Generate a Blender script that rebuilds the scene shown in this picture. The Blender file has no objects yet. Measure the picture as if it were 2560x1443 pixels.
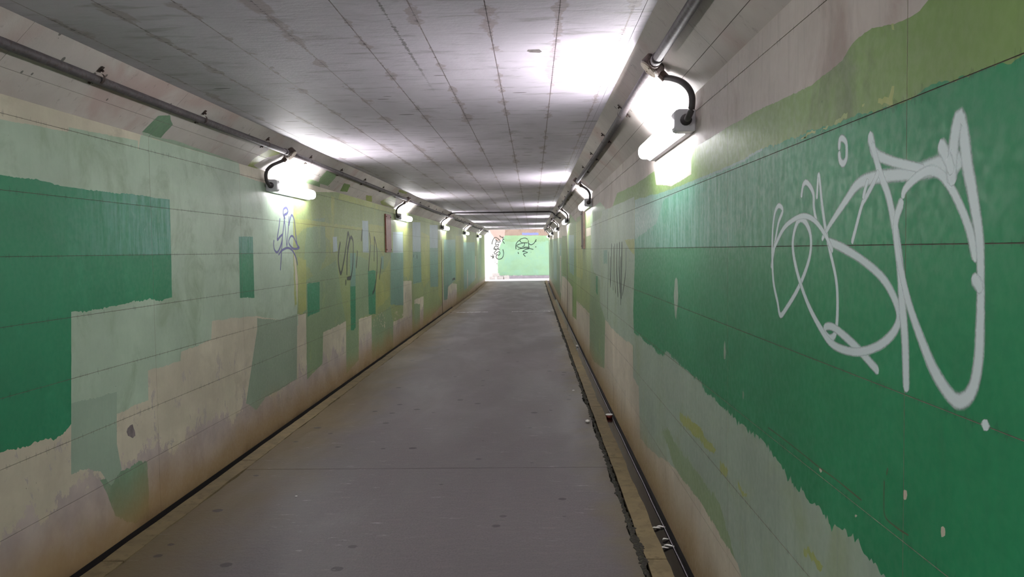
import bpy, bmesh, math, random
from mathutils import Vector, noise
random.seed(7)
S = bpy.context.scene
COL = S.collection
PI = math.pi

# ------------------------------------------------------------------ camera, sky, exposure
PW, PH, FPX = 2560.0, 1443.0, 2060.0
YAW, PITCH, ROLL, EYE = -.026, .0468, -.0135, 1.55
LAMP_POWER = 78.0
SKY_POWER = 3.1


def cam_dir(u, v):
    """direction in the scene of the point (u, v) of the 2560 x 1443 frame"""
    x = (u - PW / 2) / FPX
    y = (v - PH / 2) / FPX
    cr, sr = math.cos(ROLL), math.sin(ROLL)
    a, b = x * cr + y * sr, -x * sr + y * cr
    d = (a, 1.0, -b)
    cp, sp = math.cos(PITCH), math.sin(PITCH)
    d = (d[0], d[1] * cp + d[2] * sp, -d[1] * sp + d[2] * cp)
    cy, sy = math.cos(YAW), math.sin(YAW)
    return Vector((d[0] * cy + d[1] * sy, -d[0] * sy + d[1] * cy, d[2]))


cam_data = bpy.data.cameras.new('camera')
cam_data.sensor_width = 36.0
cam_data.lens = 36.0 * FPX / PW
cam_data.clip_start = .05
cam_data.clip_end = 300
cam = bpy.data.objects.new('camera', cam_data)
COL.objects.link(cam)
fwd = cam_dir(PW / 2, PH / 2).normalized()
rgt = (cam_dir(PW / 2 + 100, PH / 2) - cam_dir(PW / 2, PH / 2)).normalized()
upv = (cam_dir(PW / 2, PH / 2 - 100) - cam_dir(PW / 2, PH / 2)).normalized()
M3 = __import__('mathutils').Matrix((rgt, upv, -fwd)).transposed()
cam.matrix_world = M3.to_4x4()
cam.location = (0, 0, EYE)
S.camera = cam

world = bpy.data.worlds.new('sky')
S.world = world
world.use_nodes = True
bg = world.node_tree.nodes['Background']
bg.inputs[0].default_value = (.93, .95, 1.0, 1)
bg.inputs[1].default_value = SKY_POWER
S.view_settings.view_transform = 'Standard'
S.view_settings.look = 'None'
S.view_settings.exposure = 0.0
S.view_settings.gamma = 1.0
S.view_settings.use_curve_mapping = False
try:
    S.cycles.use_denoising = True
    S.cycles.use_light_tree = False
    S.cycles.max_bounces = 6
    S.cycles.use_adaptive_sampling = True
    S.cycles.adaptive_threshold = .03
    S.cycles.diffuse_bounces = 4
    S.cycles.sample_clamp_indirect = 8
except Exception:
    pass

# ------------------------------------------------------------------ dimensions (metres)
XL, XR = -2.259, .741          # wall faces
ZW, ZC = 2.245, 2.50           # top of the walls, ceiling
CXL, CXR = XL + .25, XR - .25  # where the sloped haunches meet the ceiling
Y0, Y1 = -14.0, 38.5           # the tunnel's two mouths
YE = 41.6                      # the retaining wall outside
ZOUT = .10                     # ground outside
PANEL_END = 24.3
ROWS = [0, .35, .65, .95, 1.25, 1.55, 1.835, 2.163, ZW]
CEIL_X = [CXL, -1.9235, -1.632, -1.3405, -1.049, -.7575, -.466, -.1745, .117, .452, CXR]


# ------------------------------------------------------------------ materials
def lin(c):
    return tuple((x / 255 / 12.92) if x / 255 <= .04045 else ((x / 255 + .055) / 1.055) ** 2.4 for x in c)


class NT:
    def __init__(s, name):
        s.m = bpy.data.materials.new(name)
        s.m.use_nodes = True
        s.t = s.m.node_tree
        s.b = s.t.nodes['Principled BSDF']
        s.pos = s.n('ShaderNodeNewGeometry').outputs['Position']
        sp = s.n('ShaderNodeSeparateXYZ')
        s.l(s.pos, sp.inputs[0])
        s.x, s.y, s.z = sp.outputs

    def n(s, k):
        return s.t.nodes.new(k)

    def l(s, a, b):
        if isinstance(a, (int, float)):
            b.default_value = a
        elif isinstance(a, tuple):
            b.default_value = (*a, 1) if len(a) == 3 and len(b.default_value) == 4 else a
        else:
            s.t.links.new(a, b)

    def math(s, op, a, b=0.0, c=0.0, clamp=False):
        n = s.n('ShaderNodeMath')
        n.operation = op
        n.use_clamp = clamp
        s.l(a, n.inputs[0])
        s.l(b, n.inputs[1])
        s.l(c, n.inputs[2])
        return n.outputs[0]

    def scale(s, v):
        n = s.n('ShaderNodeVectorMath')
        n.operation = 'MULTIPLY'
        s.l(s.pos, n.inputs[0])
        n.inputs[1].default_value = v
        return n.outputs[0]

    def noise(s, v, sc=1.0, det=3, rough=.55, dist=0):
        n = s.n('ShaderNodeTexNoise')
        s.l(s.scale(v), n.inputs['Vector'])
        n.inputs['Scale'].default_value = sc
        n.inputs['Detail'].default_value = det
        n.inputs['Roughness'].default_value = rough
        n.inputs['Distortion'].default_value = dist
        return n.outputs[0]

    def voro(s, v, sc=1.0):
        n = s.n('ShaderNodeTexVoronoi')
        s.l(s.scale(v), n.inputs['Vector'])
        n.inputs['Scale'].default_value = sc
        return n.outputs['Distance'], n.outputs['Color']

    def ramp(s, v, a, b, lo=0.0, hi=1.0):
        n = s.n('ShaderNodeMapRange')
        s.l(v, n.inputs[0])
        n.inputs[1].default_value = a
        n.inputs[2].default_value = b
        n.inputs[3].default_value = lo
        n.inputs[4].default_value = hi
        n.interpolation_type = 'SMOOTHSTEP'
        return n.outputs[0]

    def mix(s, f, a, b, mode='MIX'):
        n = s.n('ShaderNodeMix')
        n.data_type = 'RGBA'
        n.blend_type = mode
        s.l(f, n.inputs[0])
        s.l(a, n.inputs[6])
        s.l(b, n.inputs[7])
        return n.outputs[2]

    def bump(s, h, strength=.3, dist=.01):
        n = s.n('ShaderNodeBump')
        n.inputs['Strength'].default_value = strength
        n.inputs['Distance'].default_value = dist
        s.l(h, n.inputs['Height'])
        s.l(n.outputs[0], s.b.inputs['Normal'])


def dirt_and_pits(t, c, pits=1.0, dirt=1.0):
    """grime that creeps up from the gutter, and small dark blow holes"""
    edge = t.noise((.8, .8, .8), 2.2, 4)
    zz = t.math('SUBTRACT', t.z, t.math('MULTIPLY', edge, .34))
    if dirt:
        c = t.mix(t.ramp(zz, .24, -.14, 0, .86 * dirt), c, lin((150, 124, 80)))
        c = t.mix(t.ramp(zz, -.10, -.22, 0, .55 * dirt), c, lin((104, 80, 54)))
    if pits:
        d, col = t.voro((1, 1, .62), 13)
        sp = t.n('ShaderNodeSeparateColor')
        t.l(col, sp.inputs[0])
        lim = t.math('MULTIPLY', t.ramp(sp.outputs[0], .45, 1.0), .10 * pits)
        hole = t.math('LESS_THAN', d, lim)
        c = t.mix(t.math('MULTIPLY', hole, .72), c, lin((52, 56, 50)))
    return c


def wall_mat(name, rgb, alt=None, alt_at=(.5, .72), mott=.22, rough=.42, pits=1.0, dirt=1.0,
             streak=.35, seams=True, peel=None, spec=.5, peel_z=None, painted_sheen=None, ragged=None):
    t = NT(name)
    base = lin(rgb)
    big = t.noise((.7, .7, 1.0), 1.6, 5, .6)
    c = t.mix(t.ramp(big, .30, .70), tuple(x * (1 - mott) for x in base), tuple(min(.9, x * (1 + mott * .55)) for x in base))
    if alt:
        blot = t.noise((.9, .9, .85), 2.9, 6, .64, .6)
        c = t.mix(t.ramp(blot, *alt_at), c, lin(alt))
    if peel:
        q = t.noise((1.6, 1.6, .9), 5.0, 6, .7, .3)
        f = t.ramp(q, .585, .61)
        if peel_z:
            f = t.math('MULTIPLY', f, t.ramp(t.z, peel_z[0], peel_z[1], 1, 0))
        c = t.mix(f, c, lin(peel))
    st = t.noise((6, 6, .5), 5.0, 3, .6)
    c = t.mix(t.ramp(st, .5, .78, 0, streak), c, tuple(x * .62 + .02 for x in base))
    if ragged:     # the cream coat ends in a ragged line, bare grey concrete under it
        rg = t.math('ADD', t.z, t.math('MULTIPLY', t.math('SUBTRACT', t.noise((1, 1.0, .8), 3.2, 8, .72), .5), .95))
        c = t.mix(t.ramp(rg, ragged + .012, ragged - .012), c, t.mix(t.ramp(t.noise((1, 1, 1), 4, 4), .35, .65), lin((168, 158, 154)), lin((188, 178, 170))))
    if painted_sheen:     # lamp sheen painted into the colour above the middle joint, towards one end
        f = t.math('MULTIPLY', t.math('GREATER_THAN', t.z, 1.551), t.ramp(t.y, painted_sheen[0], painted_sheen[1], 0, .9))
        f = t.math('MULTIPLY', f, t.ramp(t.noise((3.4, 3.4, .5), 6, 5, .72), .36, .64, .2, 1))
        c = t.mix(f, c, lin(painted_sheen[2]))
    if seams:      # mould along the board marks
        dmin = None
        for zj in ROWS[2:8]:
            d = t.math('ABSOLUTE', t.math('SUBTRACT', t.z, zj))
            dmin = d if dmin is None else t.math('MINIMUM', dmin, d)
        nn = t.noise((9, 9, 1.2), 7, 3, .7)
        w = t.math('MULTIPLY', t.ramp(nn, .5, .75), .022)
        f = t.math('LESS_THAN', dmin, w)
        c = t.mix(t.math('MULTIPLY', f, .38), c, tuple(x * .35 for x in base))
    c = dirt_and_pits(t, c, pits, dirt)
    t.l(c, t.b.inputs['Base Color'])
    t.b.inputs['Specular IOR Level'].default_value = spec
    g = t.noise((1, 1, 1), 38, 3, .6)
    t.l(t.ramp(g, .3, .7, rough - .03, rough + .12), t.b.inputs['Roughness'])
    t.bump(t.math('ADD', t.math('MULTIPLY', g, .35), t.noise((1, 1, .7), 7, 4, .6)), .16, .006)
    return t.m


def ceiling_mat():
    t = NT('board_marked_concrete')
    base = lin((226, 217, 231))
    big = t.noise((.9, .5, .9), 1.5, 5, .6, .5)
    c = t.mix(t.ramp(big, .32, .68), tuple(x * .80 for x in base), tuple(x * 1.02 for x in base))
    # pink brown stain following the joints, broken up
    ph = t.math('DIVIDE', t.math('SUBTRACT', t.x, .117), .2915)
    fr = t.math('ABSOLUTE', t.math('SUBTRACT', t.math('FRACT', t.math('ADD', ph, 100.5)), .5))
    dx = t.math('MULTIPLY', fr, .2915)
    wob = t.noise((1.6, .9, 1), 3.3, 4, .65)
    wid = t.ramp(wob, .47, .72, .004, .075)
    f = t.ramp(t.math('DIVIDE', dx, wid), .55, 1.05, .42, 0)
    c = t.mix(f, c, lin((150, 124, 120)))
    spi = t.noise((6, 60, 1), 1.6, 2, .6)
    w2 = t.math('MULTIPLY', t.ramp(spi, .5, .75), t.ramp(wob, .44, .62, .004, .019))
    c = t.mix(t.math('MULTIPLY', t.math('LESS_THAN', dx, w2), .72), c, lin((60, 52, 50)))
    # the rough wide crack down the middle
    cw = t.math('ABSOLUTE', t.math('ADD', t.x, .578))
    cn = t.noise((5, 9, 1), 4, 5, .7)
    cf = t.math('LESS_THAN', t.math('SUBTRACT', cw, t.math('MULTIPLY', t.math('SUBTRACT', cn, .42), .06)), 0)
    c = t.mix(t.math('MULTIPLY', t.math('MULTIPLY', cf, t.ramp(t.y, 5.2, 4.0)), .6), c, lin((72, 64, 62)))
    # dark dashes, all lying across the tunnel
    d, col = t.voro((.42, 1.7, 1), 5.5)
    sp = t.n('ShaderNodeSeparateColor')
    t.l(col, sp.inputs[0])
    lim = t.math('MULTIPLY', t.ramp(sp.outputs[0], .50, 1.0), .13)
    c = t.mix(t.math('MULTIPLY', t.math('LESS_THAN', d, lim), .75), c, lin((56, 54, 56)))
    sm = t.noise((1.1, 4.2, 1), 3.2, 4, .6, .4)
    c = t.mix(t.ramp(sm, .52, .74, 0, .5), c, lin((128, 122, 126)))
    c = t.mix(t.ramp(t.x, -1.1, -1.9, 0, .26), c, lin((130, 132, 120)))
    t.l(c, t.b.inputs['Base Color'])
    t.b.inputs['Roughness'].default_value = .62
    t.b.inputs['Specular IOR Level'].default_value = .35
    t.bump(t.math('ADD', t.noise((1, 3, 1), 12, 4, .6), t.math('MULTIPLY', t.noise((1, 1, 1), 60, 2), .3)), .25, .012)
    return t.m


def haunch_mat(name, rgb):
    t = NT(name)
    base = lin(rgb)
    big = t.noise((.7, .7, 1.0), 2.0, 5, .6)
    c = t.mix(t.ramp(big, .3, .7), tuple(x * .80 for x in base), base)
    pk = t.noise((.6, .6, .8), 2.2, 4, .6, .6)
    c = t.mix(t.ramp(pk, .5, .72, 0, .6), c, lin((176, 148, 142)))
    st = t.noise((5, 5, 2.0), 4, 4, .7)
    c = t.mix(t.ramp(st, .58, .74, 0, .35), c, lin((104, 92, 88)))
    c = dirt_and_pits(t, c, 1.5, 0)
    t.l(c, t.b.inputs['Base Color'])
    t.b.inputs['Roughness'].default_value = .6
    t.b.inputs['Specular IOR Level'].default_value = .35
    t.bump(t.noise((1, 1, 1), 16, 4, .6), .25, .012)
    return t.m


def floor_mat(name, rgb, brown=.0):
    t = NT(name)
    base = lin(rgb)
    big = t.noise((1.3, .45, 1), 1.3, 5, .6, .4)
    c = t.mix(t.ramp(big, .3, .7), tuple(x * .80 for x in base), tuple(x * 1.16 for x in base))
    gr = t.noise((1, .8, 1), 90, 3, .7)
    c = t.mix(t.ramp(gr, .35, .7, 0, .55), c, tuple(x * .55 for x in base))
    sw = t.noise((2.2, 9, 1), 3.2, 5, .7, .3)
    c = t.mix(t.ramp(sw, .5, .72, 0, .30), c, lin((112, 96, 96)))
    c = t.mix(t.ramp(sw, .46, .28, 0, .35), c, tuple(x * .62 for x in base))
    # yellow brown silt by both edges
    wob = t.math('MULTIPLY', t.noise((1, 1, 1), 2.4, 3), .5)
    el = t.math('SUBTRACT', t.math('ADD', t.x, 0), wob)
    c = t.mix(t.ramp(el, -1.58, -2.30, 0, .85), c, lin((98, 84, 54)))
    er = t.math('ADD', t.x, wob)
    c = t.mix(t.ramp(er, .52, .84, 0, .75), c, lin((92, 82, 56)))
    # dark round spots of chewing gum and drips
    d, col = t.voro((1, 1, 0), 5.2)
    sp = t.n('ShaderNodeSeparateColor')
    t.l(col, sp.inputs[0])
    lim = t.math('MULTIPLY', t.ramp(sp.outputs[0], .45, 1.0), .17)
    wd = t.math('ADD', d, t.math('MULTIPLY', t.noise((1, 1, 1), 30, 2), .06))
    c = t.mix(t.ramp(t.math('SUBTRACT', wd, lim), .05, .012, 0, .8), c, lin((34, 31, 32)))
    # pale scuffs lying across the way
    sc = t.noise((3.2, 14, 1), 1.6, 5, .75, .3)
    zone = t.noise((1, .5, 1), 1.1, 2)
    f = t.math('MULTIPLY', t.ramp(sc, .60, .70), t.ramp(zone, .44, .60, 0, .6))
    c = t.mix(f, c, lin((160, 156, 158)))
    t.l(c, t.b.inputs['Base Color'])
    t.b.inputs['Specular IOR Level'].default_value = .4
    t.l(t.ramp(big, .3, .7, .48, .66), t.b.inputs['Roughness'])
    t.bump(t.math('ADD', t.noise((1, 1, 1), 26, 4, .65), t.math('MULTIPLY', gr, .4)), .35, .006)
    return t.m


def plain(name, rgb, rough=.5, metal=0.0, spec=.5, mott=.25, sc=14, alt=None, bump=.2):
    t = NT(name)
    base = lin(rgb)
    n1 = t.noise((1, 1, 1), sc, 4, .6)
    c = t.mix(t.ramp(n1, .3, .7), tuple(x * (1 - mott) for x in base), tuple(min(1, x * (1 + mott)) for x in base))
    if alt:
        n2 = t.noise((1, 1, 1), sc * 2.3, 4, .7)
        c = t.mix(t.ramp(n2, .5, .62), c, lin(alt))
    t.l(c, t.b.inputs['Base Color'])
    t.b.inputs['Roughness'].default_value = rough
    t.b.inputs['Metallic'].default_value = metal
    t.b.inputs['Specular IOR Level'].default_value = spec
    if bump:
        t.bump(n1, bump, .004)
    return t.m


def spray_mat(name, rgb, dens=.92):
    t = NT(name)
    t.b.inputs['Base Color'].default_value = (*lin(rgb), 1)
    t.b.inputs['Roughness'].default_value = .45
    a = t.n('ShaderNodeAttribute')
    a.attribute_name = 'cover'
    nz = t.noise((1, 1, 1), 120, 2, .7)
    f = t.math('MULTIPLY', t.ramp(t.math('ADD', a.outputs['Fac'], t.math('MULTIPLY', t.math('SUBTRACT', nz, .5), .35)), .05, .85), dens)
    t.l(f, t.b.inputs['Alpha'])
    return t.m


MAT = {
    'cream': wall_mat('cream_wall_paint', (204, 198, 176), alt=(182, 176, 156), alt_at=(.52, .7), peel=(172, 166, 158), peel_z=(.7, .95), streak=.2, ragged=.40),
    'creamR': wall_mat('cream_wall_paint_streaked', (202, 193, 174), alt=(178, 170, 152), alt_at=(.5, .75), streak=.45),
    'mint': wall_mat('pale_mint_paint', (172, 194, 172), alt=(144, 164, 138), alt_at=(.47, .70), mott=.16, streak=.15),
    'mint_low': wall_mat('mint_paint_lower', (150, 172, 152), mott=.12, streak=.2),
    'mint_deep': wall_mat('deep_mint_paint', (142, 162, 140), mott=.14, streak=.25),
    'mintR': wall_mat('grey_mint_paint', (158, 176, 158), alt=(146, 162, 130), alt_at=(.48, .75), mott=.18, streak=.55),
    'mint_olive': wall_mat('olive_tinged_mint_paint', (140, 162, 122), alt=(148, 170, 140), mott=.12, streak=.5),
    'olive': wall_mat('olive_green_paint', (142, 160, 106), alt=(156, 168, 98), alt_at=(.55, .72), mott=.18, streak=.3),
    'oliveR': wall_mat('moss_green_paint', (118, 148, 82), alt=(100, 118, 74), alt_at=(.54, .74), mott=.18, streak=.3),
    'sage': wall_mat('sage_green_paint', (130, 156, 118), alt=(144, 164, 110), alt_at=(.55, .75), mott=.16, streak=.3),
    'green': wall_mat('dark_green_paint', (34, 130, 90), alt=(44, 140, 100), alt_at=(.5, .75), mott=.12, rough=.42, streak=.12, dirt=.4, pits=.8, painted_sheen=(3.6, 5.0, (104, 158, 146))),
    'greenR': wall_mat('dark_green_paint_sheen', (30, 130, 84), alt=(44, 136, 94), alt_at=(.5, .8), mott=.12, rough=.42, streak=.2, dirt=.3, pits=.7, painted_sheen=(1.5, 4.4, (122, 172, 158))),  # paler colour above the joint imitates the lamp's sheen
    'teal': wall_mat('grey_teal_paint', (104, 148, 132), alt=(88, 136, 120), alt_at=(.5, .75), mott=.16, rough=.36, streak=.4),
    'ice': wall_mat('pale_ice_blue_paint', (166, 186, 190), alt=(140, 168, 170), alt_at=(.5, .75), mott=.12, streak=.3),
    'yellow': wall_mat('yellow_green_paint', (160, 170, 98), alt=(146, 162, 102), alt_at=(.5, .7), mott=.2, streak=.3, seams=False),
    'dark_mint': wall_mat('smeared_green_paint', (118, 150, 122), alt=(150, 160, 140), alt_at=(.5, .66), mott=.2, streak=.4, seams=False),
    'barewall': wall_mat('bare_stained_concrete', (190, 181, 174), alt=(160, 146, 138), alt_at=(.5, .72), mott=.2, rough=.55, streak=.6),
    'haunchL': haunch_mat('haunch_concrete_left', (204, 198, 192)),
    'haunchR': haunch_mat('haunch_concrete_right', (200, 192, 186)),
    'ceiling': ceiling_mat(),
    'joint': plain('dark_joint', (92, 84, 76), .9, bump=0),
    'floor': floor_mat('worn_grey_paving', (93, 86, 88)),
    'kerb': plain('silty_kerb_concrete', (112, 98, 68), .8, sc=5, mott=.15, alt=(98, 86, 58)),
    'gutter': plain('gutter_mud', (20, 15, 13), .6, sc=9),
    'moss': plain('black_moss', (40, 38, 32), .95, sc=30, alt=(58, 56, 38)),
    'water': plain('gutter_water', (16, 13, 12), .12, spec=.35, sc=4, bump=.05),
    'pipe': plain('galvanised_conduit', (84, 79, 82), .62, .0, sc=22, alt=(70, 60, 58)),
    'rust': plain('rusted_fitting', (72, 58, 52), .7, .2, sc=34, alt=(48, 40, 38)),
    'flex': plain('black_flexible_conduit', (58, 54, 56), .5, sc=18),
    'housing': plain('white_enamel_housing', (214, 214, 220), .4, sc=12, mott=.05, bump=.05),
    'lid': plain('grey_box_lid', (122, 112, 100), .6, .0, sc=24, alt=(88, 74, 62)),
    'board': plain('brown_red_board', (134, 84, 74), .45, sc=8, alt=(150, 100, 88)),
    'board_dark': plain('dark_brown_board', (100, 84, 72), .6, sc=8),
    'out_wall': wall_mat('sunlit_outer_concrete', (236, 228, 222), mott=.05, streak=.1, dirt=0, pits=.4, seams=False),
    'out_green': wall_mat('outer_wall_green_paint', (160, 200, 162), alt=(156, 200, 172), alt_at=(.4, .7), mott=.10, streak=.15, dirt=0, pits=.3, seams=False),
    'out_green2': wall_mat('outer_wall_grass_green_paint', (156, 192, 146), alt=(158, 196, 160), alt_at=(.45, .7), mott=.10, streak=.15, dirt=0, pits=.3, seams=False),
    'out_brown': wall_mat('outer_wall_brown_band', (168, 146, 130), alt=(150, 128, 112), mott=.1, dirt=0, pits=.3, seams=False),
    'out_pink': wall_mat('outer_wall_pink_stain', (204, 176, 164), mott=.12, dirt=0, pits=.2, seams=False),
    'out_blue': wall_mat('outer_wall_blue_stripe', (140, 148, 206), mott=.1, dirt=0, pits=0, seams=False),
    'out_ground': plain('pale_outer_paving', (226, 220, 224), .8, sc=5, mott=.08),
    'plinth': plain('grey_plinth', (168, 160, 168), .8, sc=5, mott=.12),
    'stone': plain('pale_stone_block', (216, 210, 206), .8, sc=8, mott=.08),
    'white_spray': spray_mat('white_spray_paint', (224, 238, 240), .90),
    'purple_spray': spray_mat('purple_marker', (84, 82, 140), .85),
    'black_spray': spray_mat('black_spray_paint', (48, 56, 54), .80),
    'scratch': spray_mat('brown_scratch', (124, 100, 78), .6),
    'ink_spray': spray_mat('dark_marker_on_outer_wall', (48, 62, 54), .95),
    'paper': plain('white_litter', (232, 230, 226), .7, sc=20, mott=.05),
    'litter_red': plain('red_brown_litter', (112, 44, 34), .5, sc=20),
    'pale_line': plain('glossy_grey_line', (170, 160, 172), .25, .3, sc=40),
    'chalk': plain('white_scuffed_line', (178, 172, 176), .8, sc=30, alt=(120, 114, 116)),
    'spall': plain('spalled_concrete', (120, 112, 112), .9, sc=30),
}
t = NT('lit_diffuser')
t.b.inputs['Base Color'].default_value = (.9, .9, .9, 1)
t.b.inputs['Emission Color'].default_value = (1.0, .975, .992, 1)
t.b.inputs['Emission Strength'].default_value = LAMP_POWER
MAT['glow'] = t.m


# ------------------------------------------------------------------ object helpers
def tag(o, label=None, cat=None, group=None, kind=None):
    for k, v in (('label', label), ('category', cat), ('group', group), ('kind', kind)):
        if v:
            o[k] = v
    return o


def obj(name, bm, mat, parent=None, smooth=False):
    me = bpy.data.meshes.new(name)
    bm.to_mesh(me)
    bm.free()
    me.materials.append(mat)
    if smooth:
        for p in me.polygons:
            p.use_smooth = True
    o = bpy.data.objects.new(name, me)
    COL.objects.link(o)
    if parent:
        o.parent = parent
    return o


def empty(name, loc=(0, 0, 0)):
    o = bpy.data.objects.new(name, None)
    o.empty_display_size = .1
    o.location = loc
    COL.objects.link(o)
    return o


def box(bm, a, b, bevel=0):
    vs = [bm.verts.new((x, y, z)) for x in (a[0], b[0]) for y in (a[1], b[1]) for z in (a[2], b[2])]
    fs = []
    for q in ((0, 1, 3, 2), (4, 6, 7, 5), (0, 4, 5, 1), (2, 3, 7, 6), (0, 2, 6, 4), (1, 5, 7, 3)):
        fs.append(bm.faces.new([vs[i] for i in q]))
    if bevel:
        es = list({e for f in fs for e in f.edges})
        bmesh.ops.bevel(bm, geom=es, offset=bevel, segments=2, affect='EDGES')
    return bm


def prism(bm, prof, y0, y1):
    """closed (x, z) outline extruded along the tunnel"""
    a = [bm.verts.new((x, y0, z)) for x, z in prof]
    b = [bm.verts.new((x, y1, z)) for x, z in prof]
    n = len(prof)
    bm.faces.new(a)
    bm.faces.new(b[::-1])
    for i in range(n):
        bm.faces.new((a[i], b[i], b[(i + 1) % n], a[(i + 1) % n]))
    bmesh.ops.recalc_face_normals(bm, faces=bm.faces)
    return bm


def tube(bm, pts, r, seg=10, cap=True):
    pts = [Vector(p) for p in pts]
    rs = r if isinstance(r, (list, tuple)) else [r] * len(pts)
    rings = []
    for i, p in enumerate(pts):
        d = (pts[min(i + 1, len(pts) - 1)] - pts[max(i - 1, 0)]).normalized()
        a = d.cross(Vector((0, 0, 1)) if abs(d.z) < .9 else Vector((1, 0, 0))).normalized()
        b = d.cross(a).normalized()
        rings.append([bm.verts.new(p + (a * math.cos(k * 2 * PI / seg) + b * math.sin(k * 2 * PI / seg)) * rs[i]) for k in range(seg)])
    for i in range(len(rings) - 1):
        for k in range(seg):
            bm.faces.new((rings[i][k], rings[i][(k + 1) % seg], rings[i + 1][(k + 1) % seg], rings[i + 1][k]))
    if cap:
        bm.faces.new(rings[0][::-1])
        bm.faces.new(rings[-1])
    return bm


def smooth_path(pts, n=6):
    """Catmull-Rom through 3D points"""
    pts = [Vector(p) for p in pts]
    if len(pts) < 3:
        return pts
    out = []
    P = [pts[0] * 2 - pts[1]] + pts + [pts[-1] * 2 - pts[-2]]
    for i in range(1, len(P) - 2):
        for k in range(n):
            u = k / n
            a, b, c, d = P[i - 1], P[i], P[i + 1], P[i + 2]
            out.append(.5 * ((2 * b) + (c - a) * u + (2 * a - 5 * b + 4 * c - d) * u * u + (3 * b - a - 3 * c + d) * u ** 3))
    out.append(P[-2])
    return out


# planes of the place; s runs along, t runs up
class Plane:
    def __init__(s, o, u, v, n, joints_t=(), joints_s=(), smax=1e9):
        s.o, s.u, s.v, s.n = Vector(o), Vector(u).normalized(), Vector(v).normalized(), Vector(n).normalized()
        s.jt, s.js, s.smax = joints_t, joints_s, smax

    def px(s, q):
        if len(q) == 3:
            return (q[1], q[2])       # ('w', s, t): already on the surface
        d = cam_dir(*q)
        e = Vector((0, 0, EYE))
        p = e + d * ((s.o - e).dot(s.n) / d.dot(s.n))
        return ((p - s.o).dot(s.u), (p - s.o).dot(s.v))

    def at(s, a, b, off=0):
        return s.o + s.u * a + s.v * b + s.n * off


JY_L = [3.34 + 1.5 * k for k in range(-2, 15)]
JY_R = [3.16 + 1.5 * k for k in range(-2, 15)]
HL = Vector((.25, 0, .255)).normalized()
HR = Vector((-.25, 0, .255)).normalized()
HLEN = math.hypot(.25, .255)
PL = {
    'L': Plane((XL, 0, 0), (0, 1, 0), (0, 0, 1), (1, 0, 0), ROWS[1:-1], JY_L),
    'R': Plane((XR, 0, 0), (0, 1, 0), (0, 0, 1), (-1, 0, 0), ROWS[1:-1], JY_R),
    'CL': Plane((XL, 0, ZW), (0, 1, 0), HL, (HL.z, 0, -HL.x), [.12], JY_L),
    'CR': Plane((XR, 0, ZW), (0, 1, 0), HR, (-HR.z, 0, HR.x), [.09], JY_R),
    'E': Plane((0, YE, 0), (1, 0, 0), (0, 0, 1), (0, -1, 0)),
    'T': Plane((0, 0, ZC), (1, 0, 0), (0, 1, 0), (0, 0, -1)),
}
# 'T': s is x and t is y on the ceiling


# ------------------------------------------------------------------ the shell
PROUD = .003


def joint_box_mesh(name, lo, hi, mat):
    bm = bmesh.new()
    box(bm, lo, hi)
    me = bpy.data.meshes.new(name)
    bm.to_mesh(me)
    bm.free()
    me.materials.append(mat)
    return me


def put(name, me, parent, loc):
    o = bpy.data.objects.new(name, me)
    o.location = loc
    o.parent = parent
    COL.objects.link(o)
    return o


G = .0011


def wall(name, side):
    X = XL if side == 'L' else XR
    sg = -1 if side == 'L' else 1
    m = MAT['cream'] if side == 'L' else MAT['creamR']
    bm = bmesh.new()
    box(bm, (X + sg * PROUD, Y0, -.25), (X + sg * .30, PANEL_END, ZW + .05))
    back = obj(name, bm, MAT['joint'])
    tag(back, kind='structure')
    js = (JY_L if side == 'L' else JY_R)
    first = js[0]
    # plain concrete where the boards can no longer be told apart, and behind the photographer
    bm = bmesh.new()
    last = [j for j in js if j <= PANEL_END][-1]
    box(bm, (X, last + G, -.25), (X + sg * .30, Y1, ZW))
    o = obj('wall_body', bm, m, back)
    bm = bmesh.new()
    box(bm, (X, Y0, -.25), (X + sg * .02, first - G, ZW))
    obj('wall_body', bm, m, back)
    bm = bmesh.new()
    box(bm, (X, first - G, -.20), (X + sg * .02, last + G, -.001))
    obj('wall_footing', bm, MAT['gutter'], back)
    meshes = {}
    for k in range(len(ROWS) - 1):
        h = ROWS[k + 1] - ROWS[k]
        lo_z = 0 if k == 0 else G
        meshes[k] = joint_box_mesh('panel', (0, G, lo_z), (sg * PROUD, 1.5 - G, h - (0 if k == 7 else G)), m)
    for j in js:
        if j >= last - .01:
            break
        for k in range(len(ROWS) - 1):
            put('panel', meshes[k], back, (X, j, ROWS[k]))
    return back


def haunch(name, side):
    X, CX = (XL, CXL) if side == 'L' else (XR, CXR)
    sg = -1 if side == 'L' else 1
    m = MAT['haunchL' if side == 'L' else 'haunchR']
    pl = PL['CL' if side == 'L' else 'CR']
    js = JY_L if side == 'L' else JY_R
    last = [j for j in js if j <= PANEL_END][-1]

    def slab(y0, y1, t0, t1, off, thick, nm, mat, parent):
        bm = bmesh.new()
        a = [pl.at(0, t0, off), pl.at(0, t1, off), pl.at(0, t1, off - thick), pl.at(0, t0, off - thick)]
        prism(bm, [(p.x, p.z) for p in a], y0, y1)
        return obj(nm, bm, mat, parent)
    back = slab(Y0, last, 0, HLEN, -PROUD, .12, name, MAT['joint'], None)
    tag(back, kind='structure')
    slab(last + G, Y1, 0, HLEN, 0, .12, 'haunch_body', m, back)
    slab(Y0, js[0] - G, 0, HLEN, 0, .01, 'haunch_body', m, back)
    jt = pl.jt[0]
    for (t0, t1) in ((0, jt - G), (jt + G, HLEN)):
        first = slab(G, 1.5 - G, t0, t1, 0, PROUD, 'panel', m, back)
        first.location = (0, js[0], 0)
        for j in js[1:]:
            if j >= last - .01:
                break
            put('panel', first.data, back, (0, j, 0))
    return back


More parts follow.
